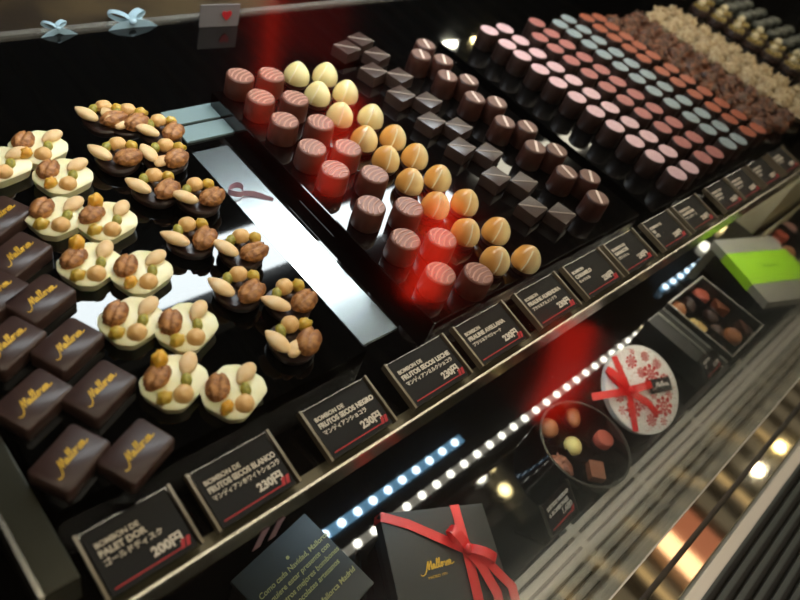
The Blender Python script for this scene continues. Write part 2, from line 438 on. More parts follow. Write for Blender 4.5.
def place_col(proto, pts, z, name_fn, grp, rz=0, jit=.05, first=[None], cat='chocolate'):
    for i, p in enumerate(pts):
        o = proto if not proto.get('used') else copy_tree(proto)
        proto['used'] = 1
        o.location = (p.x, p.y, z); o.rotation_euler = (0,0,rz+random.uniform(-jit,jit))
        tag(o, name_fn(i, len(pts)), cat, grp)
def clean(o):
    if 'used' in o: del o['used']
ZTOP = ZT+.0210
place_col(sw, proj_cols(swA,ZTOP), ZT, lambda i,n: 'swirl-topped milk chocolate, %s from the front in the left swirled column' % ORD[i], 'swirl-topped milk chocolates', rz=.5, jit=.35)
place_col(sw, proj_cols(swB,ZTOP), ZT, lambda i,n: 'swirl-topped milk chocolate, %s from the front in the column beside the caramel domes' % ORD[i], 'swirl-topped milk chocolates', rz=.5, jit=.35)

# caramel domes
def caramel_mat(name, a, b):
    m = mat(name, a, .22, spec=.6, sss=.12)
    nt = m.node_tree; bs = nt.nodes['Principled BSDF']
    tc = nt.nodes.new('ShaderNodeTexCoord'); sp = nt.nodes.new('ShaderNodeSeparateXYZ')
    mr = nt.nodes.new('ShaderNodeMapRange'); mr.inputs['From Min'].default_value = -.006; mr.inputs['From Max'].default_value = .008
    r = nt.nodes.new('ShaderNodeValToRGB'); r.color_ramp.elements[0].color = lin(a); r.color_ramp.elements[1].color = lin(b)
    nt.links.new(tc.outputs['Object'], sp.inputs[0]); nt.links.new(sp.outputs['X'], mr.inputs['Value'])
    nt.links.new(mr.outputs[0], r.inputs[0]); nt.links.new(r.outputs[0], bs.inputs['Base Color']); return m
def caramel_proto(m):
    t = empty('caramel_dome'); R = .0134
    cup_mesh(.0120,.0118,.006).build('base', CAST, t, smooth=True)
    def fr(a, z):
        # crease ridge at front and back
        e = a+PI/2+.25-(z-.008)*14
        k = 1+.15*math.exp(-((math.atan2(math.sin(e), math.cos(e)))/.20)**2)
        k += .08*math.exp(-((math.atan2(math.sin(e+2.4), math.cos(e+2.4)))/.25)**2)
        return k if z > .0075 else 1
    prof = []
    for i in range(15):
        u = i/14; prof.append((R*max(.02,(math.cos(u*PI/2)**.62))*(1+.06*math.sin(u*PI)), .0055+.0205*u**.95))
    MB().lathe(prof, 64, fr=fr).build('shell', m, t, smooth=True, angle=80)
    pts = []
    for (rr_, zz) in prof[2:14]:
        a_ = -PI/2-.25+(zz-.008)*14; q_ = rr_*(fr(a_, zz)); pts.append((q_*math.cos(a_), q_*math.sin(a_), zz))
    MB().tube(pts, .0007, 6).build('ridge_highlight_line', mat('ridge_highlight','#f6e6bc',.3), t, smooth=True, label='pale painted highlight along the ridge')  # cream tube paints the lit edge of the crease
    return t
CAR = caramel_mat('caramel_shell', '#dc9a4c', '#f9e6b0'); CARLIT = caramel_mat('light_paled_caramel_shell', '#e6cf8c', '#f3e6b4')  # second shell colour paints the light that pales the rear domes
c1 = caramel_proto(CAR); c2 = caramel_proto(CARLIT)
cA = [(299,67),(319,87),(342,108),(365,132),(388,152),(411,175),(439,198),(472,224),(502,252)]
cB = [(326,68),(350,85),(372,110),(394,131),(419,149),(441,171),(469,195),(502,223),(531,252)]
for pts, nm in ((cA,'left'),(cB,'right')):
    w = proj_cols(pts, ZT+.020)
    for i, p in enumerate(w):
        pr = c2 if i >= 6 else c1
        place_col(pr, [p], ZT, lambda a,b: '%s caramel-coloured pointed dome, %s from the front in the %s dome column' % ('light-paled' if i>=6 else 'amber', ORD[i], nm), 'caramel-coloured dome chocolates', rz=-.73, jit=.25)

# squares with a diagonal line
def square_proto():
    t = empty('square_chocolate'); s = .0127; h = .0130
    MB().box((0,0,h/2),(2*s,2*s*.9,h),bev=.0012).build('body', DARKTOP, t, smooth=True, angle=30)
    a = Vector((-s*.9,s*.78,h+.0002)); b = Vector((s*.9,-s*.78,h+.0002))
    MB().tube([a,a.lerp(b,.5),b], .0009, 6, flat=.6).build('diagonal_ridge', mat('square_ridge','#9a8a80',.4), t, smooth=True)
    return t
sq = square_proto()
sA = [(345,47),(372,70),(402,93),(431,120),(462,146),(498,175),(536,205)]
sB = [(366,38),(381,53),(399,75),(427,100),(457,126),(488,152),(523,182),(562,213)]
place_col(sq, proj_cols(sA,ZT+.0130), ZT, lambda i,n: 'ridged square dark chocolate, %s from the front in the column beside the domes' % ORD[i], 'square dark chocolates', rz=.22, jit=.08)
place_col(sq, proj_cols(sB,ZT+.0130), ZT, lambda i,n: 'ridged square dark chocolate, %s from the front in the column nearer the striped rounds' % ORD[i], 'square dark chocolates', rz=.22, jit=.08)

# round with stripes
def stripe_proto():
    t = empty('striped_round_chocolate'); h = .0235
    cup_mesh(.0134,.0126,h).build('body', CAST, t, smooth=True)
    MB().lathe([(.0114,h-.0002),(.0112,h+.0004)],30).build('top_disc', mat('cocoa_dust','#75564a',.6), t, smooth=True)
    m = MB()
    for dx, w in ((.0006,.0027),):
        L = math.sqrt(.0100**2-dx*dx); m.box((dx,0,h+.0005),(w,2*L,.0005))
    m.build('stripe', STRIPE, t, label='pale stripes across the top')
    return t
st = stripe_proto()
tA = [(417,55),(445,76),(475,97),(506,121),(537,146),(569,171),(601,196)]
tB = [(426,44),(440,60),(467,80),(497,102),(529,126),(559,149),(593,175)]
place_col(st, proj_cols(tA,ZT+.0235), ZT, lambda i,n: 'round brown chocolate with pale stripe, %s from the front in the left striped column' % ORD[i], 'striped round chocolates', rz=-.5, jit=.3)
place_col(st, proj_cols(tB,ZT+.0235), ZT, lambda i,n: 'round brown chocolate with pale stripe, %s from the front in the right striped column' % ORD[i], 'striped round chocolates', rz=-.5, jit=.3)

# colourful disc tops
def disc_proto(col, nm):
    t = empty('disc_topped_chocolate'); h = .0235
    cup_mesh(.0134,.0131,h,bev=.0008).build('body', DARK, t, smooth=True)
    MB().lathe([(.0123,h-.0002),(.0122,h+.0003)],32).build('printed_disc', mat(nm+'_disc', col, .45), t, smooth=True, label=nm+' printed disc')
    return t
PK1=[(490,30),(507,44),(523,55),(540,69),(559,82),(577,97),(596,111),(615,126),(635,141),(655,156),(677,173)]
PK2=[(506,28),(521,40),(538,53),(555,67),(573,80),(592,93),(611,107),(630,122),(649,136),(668,151),(689,167)]
RS1=[(540,37),(556,48),(572,60),(590,73),(607,87),(625,100),(643,113),(663,127),(682,142),(703,157)]
RS2=[(538,22),(552,33),(568,44),(584,57),(602,69),(618,81),(636,94),(654,108),(674,122),(694,137),(714,152)]
BL1=[(559,24),(575,33),(590,44),(605,54),(621,66),(638,78),(653,91),(672,103),(691,117),(708,129),(728,143)]
BL2=[(568,19),(584,29),(599,40),(616,52),(632,63),(649,74),(666,86),(684,100),(702,113),(720,126),(738,139)]
RU1=[(591,17),(600,28),(616,37),(630,48),(644,58),(662,71),(678,82),(695,94),(712,107),(729,119),(746,132)]
RU2=[(602,17),(614,26),(627,36),(640,45),(653,55),(671,68),(688,79),(704,91),(721,103),(738,115),(756,129)]
for col, nm, a, b in (('#cfa6a8','pale pink',PK1,PK2),('#a8645e','rose',RS1,RS2),('#8b979a','grey-blue',BL1,BL2),('#a04f34','rust orange',RU1,RU2)):
    pr = disc_proto(col, nm)
    for lst, side in ((a,'left'),(b,'right')):
        place_col(pr, proj_cols(lst,ZT+.0238), ZT, lambda i,n: 'dark chocolate topped %s, %s from the front in the %s %s column' % (nm, ORD[i], side, nm), '%s-topped chocolates' % nm)

# nut clusters
def cluster_mesh(seed, mode):
    rnd = random.Random(seed); m = MB()
    def f(p):
        return p*(1+.28*noise.noise(p*2.2+Vector((seed,0,0)))+.15*noise.noise(p*5+Vector((0,seed,0))))
    m.ell((0,0,.0085),(.0165,.0145,.0100),sub=3,f=f)
    for k in range(16):
        a = rnd.uniform(0,2*PI); e = rnd.uniform(.1,1.4); r = .0140
        c = Vector((math.cos(a)*math.cos(e)*r, math.sin(a)*math.cos(e)*r, .008+math.sin(e)*.009))
        M = Matrix.Rotation(rnd.uniform(0,6),3,'X') @ Matrix.Rotation(rnd.uniform(0,6),3,'Z')
        m.ell(c,(.0080,.0034,.0022),M=M,sub=1)
    return m
def cl_proto(nm, seed, m):
    t = empty('nut_cluster')
    cluster_mesh(seed, 0).build('cluster_body', m, t, smooth=True, angle=70)
    return t
MC1 = mat('cluster_dark','#33201b',.35,col2='#855034',nscale=150); MC2 = mat('cluster_pale','#c9b592',.5,col2='#a58762',nscale=170)
MC3 = mat('cluster_olive','#4b3a22',.45,col2='#a08a48',nscale=220)
def ycol(pa, pb, z, n):
    a = at(*pa,z); b = at(*pb,z); return [a.lerp(b,i/(n-1)) for i in range(n)]
def cluster_cols(base, pxs, z, n, m, desc, grp, seeds, nm):
    protos = []
    for s in seeds:
        o = MB(); o.bm.free(); t = cluster_mesh(s,0).build('nut_cluster', m, smooth=True, angle=70); protos.append(t)
    for lst, side in pxs:
        w = lst; w.sort(key=lambda p: p.y)
        for i, p in enumerate(w):
            pr = protos[(i*2+len(side)) % len(protos)]
            place_col(pr, [p], ZT, lambda a,b: '%s, %s from the front in the %s column' % (desc, ORD[i], side), grp, rz=random.uniform(0,6))
def xcol(x, y0, n, step=.0315): return [Vector((x, y0+i*step, 0)) for i in range(n)]
xr = at(756,129,ZT+.0238).x
xd = xr+.036
cluster_cols(0, [(xcol(1.062,.200,10),'left'),(xcol(1.100,.190,10),'middle'),(xcol(1.137,.195,10),'right')], 0, 0, MC1, 'rough dark chocolate nut cluster','dark nut clusters',(1,2,3,4),'d')
cluster_cols(0, [(xcol(1.182,.190,10),'left'),(xcol(1.222,.200,10),'middle'),(xcol(1.262,.195,10),'right')], 0, 0, MC2, 'rough pale almond cluster','pale almond clusters',(5,6,7,8),'p')

# pearl topped olive chocolates
def pearl_proto():
    t = empty('nut_topped_chocolate')
    cup_mesh(.0185,.0180,.010).build('body', DARK, t, smooth=True)
    MB().ell((.005,.003,.0165),(.0078,.0078,.0075)).build('hazelnut', mat('pale_nut','#d9c9a4',.4), t, smooth=True)
    m = MB()
    rnd = random.Random(4)
    for k in range(5):
        a = 1.9+k*1.0; m.ell((.0110*math.cos(a),.0110*math.sin(a),.0120),(.0068,.0045,.0040),M=Matrix.Rotation(rnd.uniform(0,3),3,'Z'),sub=2)
    m.build('pistachio_pieces', mat('olive_nut','#6f6030',.5,col2='#a88c4a',nscale=200), t, smooth=True)
    return t
pp = pearl_proto()
xp = 1.372; xq = 1.418
for x, side, n in ((xp,'left',11),(xq,'right',11)):
    place_col(pp, xcol(x,.200+(.012 if side=='right' else 0),n-3,.040), ZT, lambda i,n: 'nut-topped dark chocolate, %s from the front in the %s nut-topped column' % (ORD[i], side), 'nut-topped chocolates', rz=.4, jit=.3)
# grey leaf chocolates far right
def leaf_proto():
    t = empty('oval_chocolate')
    M = Matrix.Identity(3)
    MB().ell((0,0,.007),(.0165,.0105,.008),f=lambda p: Vector((p.x,p.y,max(-.9,p.z)))).build('body', mat('grey_chocolate','#51534c',.3,spec=.7), t, smooth=True)
    MB().tube([(-.012,0,.0128),(-.005,0,.0150),(.005,0,.0150),(.012,0,.0128)],.0006,5).build('centre_rib', mat('grey_rib','#7b7c72',.4), t, smooth=True)
    return t
lp = leaf_proto()
x3 = 1.485
for q, side in enumerate(('left','middle','right')):
    place_col(lp, xcol(x3+.040*q,.27,8,.033), ZT, lambda i,n: 'small grey-brown oval chocolate, %s from the front in the %s oval column' % (ORD[i], side), 'oval grey-brown chocolates', rz=-.6, jit=.1)

# ------------------------------------------------------------------ palets d'or
logo = logo_mesh(.0262, GOLD, .00036)
pal0 = empty('gold_lettered_square')
def rr(w, h, r, n=5):
    pts = []
    for cx, cy, a0 in ((w/2-r,h/2-r,0),(-w/2+r,h/2-r,PI/2),(-w/2+r,-h/2+r,PI),(w/2-r,-h/2+r,3*PI/2)):
        for i in range(n+1): a = a0+PI/2*i/n; pts.append((cx+r*math.cos(a), cy+r*math.sin(a)))
    return pts
MB().prism(rr(.036,.0255,.003),0,.0105,bev=.0012,taper=1.0).build('body', PALET, pal0, smooth=True, angle=50)
child('gold_lettering', logo, pal0, loc=(0,0,.0107))
palp = [((0,215),'rearmost, cut by the left picture edge'),((18,253),'second from the back, right column'),((40,297),'third from the back, right column'),((-6,293),'behind left, cut by the picture edge'),((8,342),'left column, third from the front'),((68,343),'right column, third from the front'),((33,398),'left column, second from the front'),((100,388),'right column, second from the front'),((70,457),'front left one'),((137,450),'front right one beside the white nut bars')]
for (px,py), lb in palp:
    p = at(px,py,ZP+.0105)
    o = pal0 if not pal0.get('used') else copy_tree(pal0); pal0['used'] = 1
    o.location = (p.x,p.y,ZP); o.rotation_euler = (0,0,.46+random.uniform(-.06,.06))
    tag(o, 'dark chocolate tile with gold script lettering, '+lb, 'chocolate', 'gold-lettered chocolate tiles')

# ------------------------------------------------------------------ nuts
def walnut_mesh(seed):
    def f(p):
        q = p*1.0
        k = 1+.10*noise.noise(p*1.5+Vector((seed,3,0)))-.55*max(0,.20-abs(noise.noise(p*2.7+Vector((seed,0,2)))))-.35*max(0,.15-abs(noise.noise(p*5.2+Vector((2,seed,2)))))
        k -= .22*math.exp(-(p.y/.12)**2)*(1 if p.z > 0 else 0)
        return q*k
    return MB().ell((0,0,0),(.0122,.0086,.0060),sub=4,f=f).mesh('walnut', WALNUT, smooth=True, angle=80)
def almond_mesh():
    def f(p):
        k = 1-.42*max(0,p.x)**1.6
        return Vector((p.x*1.08, p.y*k, p.z*k))
    return MB().ell((0,0,0),(.0092,.0058,.0036),sub=3,f=f).mesh('almond', ALMOND, smooth=True, angle=80)
def nut_mesh(r, m, nm, seed=0, am=.08):
    def f(p): return p*(1+am*noise.noise(p*1.8+Vector((seed,0,0))))
    return MB().ell((0,0,0),r,sub=3,f=f).mesh(nm, m, smooth=True, angle=80)
WN = [walnut_mesh(s) for s in (1,5,9)]; AL = almond_mesh()
HZ = nut_mesh((.0070,.0064,.0052), HAZEL, 'hazelnut', 2); HZS = nut_mesh((.0055,.0052,.0045), HAZEL, 'small_hazelnut', 4)
PS = nut_mesh((.0058,.0036,.0033), PIST, 'pistachio', 3); RA = nut_mesh((.0055,.0044,.0046), RAISIN, 'golden_raisin', 8, .3)
PE = nut_mesh((.0060,.0042,.0058), PEEL, 'candied_peel', 11, .45)
def nutchild(nm, me, t, x, y, z, rz=0, rx=0, ry=0, s=1):
    o = bpy.data.objects.new(nm, me); C.objects.link(o); o.parent = t
    o.location = (x,y,z); o.rotation_euler = (rx,ry,rz); o.scale = (s,s,s); return o
def white_proto(v):
    t = empty('white_nut_bar'); rnd = random.Random(v)
    poly = []
    for k in range(8):
        a = PI/8+k*PI/4
        poly.append(((.0130,-.0130,-.0205,-.0205,-.0130,.0130,.0205,.0205)[k], (.0180,.0180,.0095,-.0095,-.0180,-.0180,-.0095,.0095)[k]))
    # round the corners a little
    pr = []
    for i in range(8):
        a, b, c = Vector(poly[i-1]), Vector(poly[i]), Vector(poly[(i+1)%8])
        for u in (.16,.0,.16):
            pass
        pr += [tuple(b.lerp(a,.24)), tuple(b.lerp(a,.10).lerp(c,.03)), tuple(b.lerp(c,.10).lerp(a,.03)), tuple(b.lerp(c,.24))]
    MB().prism(pr,0,.0095,bev=.0016,taper=.90).build('body', WHITEC, t, smooth=True, angle=50)
    z = .0102
    nutchild('walnut', WN[v%3], t, -.0055, .0095, z+.0010, rz=.35+rnd.uniform(-.2,.2), s=.95)
    nutchild('hazelnut', HZ, t, -.0055, -.0115, z, rz=.3)
    nutchild('pistachio', PS, t, .0040, -.0060, z, rz=.5+rnd.uniform(-.3,.3))
    nutchild('almond', AL, t, .0145, .0010, z+.0012, rz=PI+.3+rnd.uniform(-.3,.3), s=1.0)
    if v == 0: nutchild('golden_raisin', RA, t, -.0155, -.0035, z+.0005)
    elif v == 1: nutchild('candied_peel', PE, t, .0030, .0155, z+.004, rz=.4, s=1.2); nutchild('golden_raisin', RA, t, -.0150, -.0040, z)
    else: nutchild('candied_peel', PE, t, -.0155, -.0040, z+.001, s=.9)
    return t
WP = [white_proto(v) for v in range(3)]
whs = [((38,143),2,'rearmost'),((63,172),2,'second from the back, left column'),((57,212),0,'third from the back, left column'),((107,217),1,'back of the right column'),((90,260),1,'beside the tiles, tall candied peel'),((142,268),2,'right of the tall candied peel'),((132,317),0,'left column, second from the front'),((187,323),0,'right column, second from the front'),((175,378),1,'front of the left column'),((235,388),2,'frontmost and rightmost'),((0,160),2,'far left, cut by the picture edge')]
def put(pr, px, py, z0, zt, rz, lb, cat, grp):
    p = at(px,py,zt); o = pr if not pr.get('used') else copy_tree(pr); pr['used'] = 1
    o.location = (p.x,p.y,z0); o.rotation_euler = (0,0,rz); tag(o, lb, cat, grp); return o
for (px,py), v, lb in whs:
    WP[v].scale = (.94,.94,.94)
    put(WP[v], px, py, ZP, ZP+.011, .32+random.uniform(-.10,.10), 'white chocolate bar topped with walnut and almond, '+lb, 'chocolate', 'white nut-topped bars')
def dark_proto(v):
    t = empty('dark_nut_disc'); rnd = random.Random(20+v)
    MB().lathe([(.0140,0),(.0168,.003),(.0172,.007),(.0160,.0085)],28,fr=lambda a,z:1+.04*math.sin(3*a+v)).build('body', mat('mendiant_chocolate','#3a2925',.35,spec=.6), t, smooth=True)
    z = .0115
    nutchild('walnut', WN[(v+1)%3], t, .0050, -.0085, z+.002, rz=.35+rnd.uniform(-.2,.2))
    nutchild('almond', AL, t, -.0135, .0020, z+.0025, rz=1.9+rnd.uniform(-.3,.3), s=1.15, rx=.3)
    nutchild('hazelnut', HZ, t, .0035, .0100, z+.001, rz=.3)
    nutchild('golden_raisin', RA, t, .0125, .0050, z+.001, rz=rnd.uniform(0,2))
    nutchild('pistachio', PS, t, -.0055, .0085, z+.001, rz=.8+rnd.uniform(-.4,.4))
    if v == 2: nutchild('almond', AL, t, -.0060, -.0080, z+.001, rz=.6, s=.85)
    else: nutchild('raisin', nut_mesh((.0035,.003,.0028), DARK, 'dark_raisin', v), t, .0005, .0005, z)
    return t
DP = [dark_proto(v) for v in range(3)]
mds = [((104,114),1,'rearmost on the left'),((127,117),2,'rearmost, second from the left'),((162,128),0,'back right near the pale reflection strips'),((118,152),1,'second row, left one'),((166,153),2,'second row, right one'),((156,184),0,'third row, left one'),((200,193),1,'third row, right one'),((192,234),0,'fourth row, left one'),((243,246),1,'fourth row, right one'),((240,285),0,'fifth row, left one'),((291,297),1,'fifth row, right one'),((295,336),2,'frontmost, with two almonds')]
for (px,py), v, lb in mds:
    put(DP[v], px, py, ZP, ZP+.013, random.uniform(-.2,.2), 'dark chocolate disc heaped with walnut, almond and raisins, '+lb, 'chocolate', 'dark nut-topped discs')
for o in list(bpy.data.objects): clean(o)

# little curl of ribbon and a crumb on the tray
p = at(236,192,ZS+.004)
pts = [(p.x+.007*math.cos(a), p.y+.006*math.sin(a), ZS+.006+.0012*math.sin(2*a)) for a in [i*.45 for i in range(13)]] + [(p.x+.014, p.y-.008, ZS+.004),(p.x+.026,p.y-.020,ZS+.002)]
tag(MB().strip(pts,.005,.0004,wdir=(0.2,0.3,1)).build('ribbon_curl', PINKRIB, smooth=True),'dusty pink ribbon curl lying right of the dark nut discs','ribbon')

# ------------------------------------------------------------------ price cards
def price_card(x, w, lines, price, cat_lb, small=False, L=.0395, bars=True):
    y0, z0, a = .1215, 1.0110, math.radians(9)
    t = empty('price_card', (x, y0, z0)); tag(t, cat_lb, 'price card', 'price cards along the shelf edge')
    B = Matrix.Rotation(a, 4, 'X')
    # acrylic holder block and black card
    MB().box2((0,0,-.0052),(w,L,-.0022)).build('holder_back', CLEAR, t, M=B)
    cd = MB().box2((.0015,.0008,-.0020),(w-.0015,L-.001,-.0012)).build('card', CARDBLK, t, M=B)
    if bars:
        MB().box2((-.0020,0,-.0052),(0,L,.0008),).build('holder_side', FROST, t, M=B)
        MB().box2((w,0,-.0052),(w+.0018,L,.0008)).build('holder_side', FROST, t, M=B)
    for i, (txt, s, yy) in enumerate(lines):
        me = text_mesh('lettering', txt, s, CREAM, bold=.00022 if s > .0045 else .00012)
        xs = [v.co.x for v in me.vertices]
        if xs and max(xs) > w-.008: me.transform(Matrix.Diagonal(((w-.008)/max(xs),1,1,1)))
        child('lettering', me, cd, M=Matrix.Translation((.005, yy, -.0010)))
    me = text_mesh('price', price, .0072, CREAM, align='RIGHT', bold=.0003)
    child('price', me, cd, M=Matrix.Translation((w-.006, .0078, -.0010)))
    m = MB(); m.box2((.004,.0038,-.0011),(w-.009,.0045,-.0007))
    m.build('red_line', REDP, cd)
    m = MB()
    for k in range(2):
        m.prism([(w-.010+k*.0032,.0035),(w-.0078+k*.0032,.0035),(w-.0058+k*.0032,.0085),(w-.008+k*.0032,.0085)],-.0011,-.0006)
    m.build('red_mark', REDP, cd)
    return t
K1='ゴールドディスク'; K2='マンディアンホワイトショコラ'; K3='マンディアンショコラ'; K4='マンディアンミルクショコラ'
price_card(.0560,.0520,[('BOMBON DE',.0042,.0275),('PALET DOR',.0050,.0222),(K1,.0042,.0170)],'200円','black price card reading PALET DOR 200, leftmost along the shelf edge')
price_card(.1215,.0550,[('BOMBON DE',.0042,.0275),('FRUTOS SECOS BLANCO',.0050,.0222),(K2,.0038,.0172)],'230円','black price card reading FRUTOS SECOS BLANCO 230, second along the shelf edge')
price_card(.2045,.0560,[('BOMBON DE',.0042,.0275),('FRUTOS SECOS NEGRO',.0050,.0222),(K3,.0038,.0172)],'230円','black price card reading FRUTOS SECOS NEGRO 230, third along the shelf edge')
price_card(.2820,.0600,[('BOMBON DE',.0042,.0275),('FRUTOS SECOS LECHE',.0050,.0222),(K4,.0038,.0172)],'230円','black price card in front of the steel plate, fourth along the shelf edge')
price_card(.3570,.0600,[('BOMBON',.0042,.0275),('PRALINE AVELLANA',.0050,.0222),('プラリネアベリャーナ',.0036,.0172)],'230円','black price card below the frontmost swirled chocolates, fifth along the shelf edge')
price_card(.4370,.0580,[('BOMBON',.0042,.0275),('PRALINE ALMENDRA',.0050,.0222),('プラリネアルメンドラ',.0036,.0172)],'230円','black price card below the front caramel domes, sixth along the shelf edge')
price_card(.5110,.0600,[('BOMBON',.0042,.0275),('CARAMELO',.0050,.0222),('キャラメル',.0036,.0172)],'230円','black price card in front of the square chocolates, seventh along the shelf edge')
xs = [at(a,b,1.015).x for a,b in ((642,248),(677,227),(704,210),(732,192),(752,182),(772,170),(790,158))]
nms = [('GANACHE','ガナッシュ'),('TE','紅茶'),('FRAMBUESA','フランボワーズ'),('CANELA','シナモン'),('NARANJA','オレンジ'),('ROCAS','ロカス'),('ALMENDRA','アーモンド')]
for i, x in enumerate(xs):
    w = .056 if i < 3 else .052
    price_card(x-w+.012, w, [('BOMBON DE',.0042,.0275),(nms[i][0],.0050,.0222),(nms[i][1],.0038,.0172)],'230円','small dark price card far along the shelf edge, %s after the seven large ones' % ORD[i])

# ------------------------------------------------------------------ lower deck items
def quad_frame(px4, z):
    return [at(a,b,z) for a,b in px4]
def oriented(px_c, z, ang, name):
    p = at(*px_c, z); return p
# 1. ribboned black gift box
GZ = .840
TLp = at(379,514,GZ); TRp = at(482,503,GZ); d = (TRp-TLp); ang = math.atan2(d.y,d.x); W = d.length
Lg = .118; BZ = .8215
rs_ = MB().box2((.008,-(TRp.y+.002)/math.cos(ang),0),(W-.010,-.008,BZ-ZD-.0006)).build('box_riser', BLKMAT, loc=(TLp.x,TLp.y,ZD+.0003)); rs_.rotation_euler=(0,0,ang)
tag(rs_,'low black riser block under the ribboned black gift box','stand')
gx = empty('gift_box', (TLp.x, TLp.y, BZ), ang); tag(gx, 'black gift box tied with a red satin ribbon bow, on the lower deck', 'gift box')
H = GZ-BZ
MB().box2((.001,-Lg+.001,0),(W-.001,-.001,H-.010)).build('box_base', BLKBOX, gx)
MB().box2((0,-Lg,H-.0105),(W,0,H),bev=.0008).build('box_lid', BLKBOX, gx)
gl_ = gx.children[-1]
me = logo_mesh(.034, GOLD, .00055); child('gold_lettering', me, gl_, loc=(W*.40,-.052,H+.0004), rz=.12)
me = text_mesh('gold_small_text','MADRID 1931',.0032,GOLD); child('gold_small_text', me, gl_, loc=(W*.30,-.063,H+.0002), rz=.12)
rb = MB(); xr_ = W*.70
rb.strip([(xr_+.002,.0006,0.002),(xr_+.002,.0008,H+.0004),(xr_+.001,-.03,H+.0010),(xr_,-.043,H+.003)],.009,.0005,wdir=(1,0,0))
rb.strip([(xr_,-.043,H+.003),(xr_-.003,-Lg+.01,H+.001),(xr_-.004,-Lg-.0012,H+.0006),(xr_-.004,-Lg-.0012,.001)],.009,.0005,wdir=(1,0,0))
rb.strip([(-.0008,-.001,.004),(0.001,-.003,H+.0006),(.025,-.013,H+.0012),(xr_,-.043,H+.003)],.009,.0005,wdir=[(0.3,.9,0)]*4)
rb.build('ribbon', REDRIB, gx, smooth=True)
bw = MB()
def loop(cx, cy, z, ang, ln, ht, w):
    pts=[];
    for i in range(13):
        u = i/12*2*PI; r = ln/2*(1-math.cos(u)); pts.append((cx+math.cos(ang)*r, cy+math.sin(ang)*r, z+ht*math.sin(u)*.5+ht*.5*math.sin(u/2)))
    n = (-math.sin(ang), math.cos(ang), 0); return pts, n
for an, ln in ((2.2,.024),(-.55,.026)):
    pts, n = loop(xr_, -.043, H+.004, an, ln, .010, .009); bw.strip(pts, .009, .0005, wdir=n)
for e in ((.016,-.068),(.032,-.062)):
    bw.strip([(xr_,-.043,H+.004),(xr_+e[0]*.5,-.043+e[1]*.25,H+.006),(xr_+e[0],-.043+e[1]*.6,H+.004),(xr_+e[0]*1.1,max(-.043+e[1],-Lg-.002),H-.006)],.009,.0005,wdir=(1,.25,0))
bw.ell((xr_,-.043,H+.006),(.005,.006,.004)); bw.build('bow', REDRIB, gx, smooth=True, label='red satin bow and tails')

# 2. black card with gold text, tilted on a small black box
q = [at(225,570,.835), at(305,515,.838), at(365,577,.835)]
ang = math.atan2(q[1].y-q[0].y, q[1].x-q[0].x)
cb = empty('message_card_box', (q[1].x, q[1].y, ZD), math.atan2(q[2].y-q[1].y, q[2].x-q[1].x)+PI/2)
tag(cb, 'flat black box printed with gold lines of text, left of the ribboned box', 'box')
wc = (q[1]-q[0]).length; lc = .080
MB().box2((-wc,-lc,.0003),(0,0,.040)).build('box_body', BLKBOX, cb)
MB().box2((-wc-.002,-lc-.002,.040),(.002,.002,.0455),bev=.0006).build('box_lid', mat('charcoal_lid','#262a28',.4), cb)
m = MB(); rnd = random.Random(2)
txt = [('Como cada Navidad, Mallorca',0),('quiere estar presente con',0),('nuestros mejores bombones',0),('y chocolates artesanos',0),('Pasteleria Mallorca Madrid',1)]
for i, (s_, k) in enumerate(txt):
    me = text_mesh('gold_line', s_, .0064, GOLDTXT, shear=.2, align='CENTER', bold=.00008)
    child('gold_text_line', me, cb, M=Matrix.Translation((-wc*.45, -.026-i*.0078-(.006 if k else 0), .0457)) @ Matrix.Rotation(.0,4,'Z'))
MB().lathe([(.0016,.0455),(.0016,.0459)],10,(-wc*.45,-.016,0)).build('gold_emblem', GOLDTXT, cb)

# 3. small white & pink ribbon tails and paper bits under the lip
for (px,py),(qx,qy),m_,lb in (((250,538),(256,520),PINKRIB,'left'),((269,533),(276,512),PINKRIB,'right')):
    a = at(px,py,.952)
    # hang from the shelf edge
    tag(MB().strip([(a.x,.1178,.950),(a.x+.001,.1178,.962),(a.x+.003,.1178,.976)],.0060,.0004,wdir=(1,0,0)).build('hanging_ribbon', m_),'short pale pink ribbon tail hanging under the shelf edge, %s of a pair' % lb,'ribbon','hanging ribbon tails')

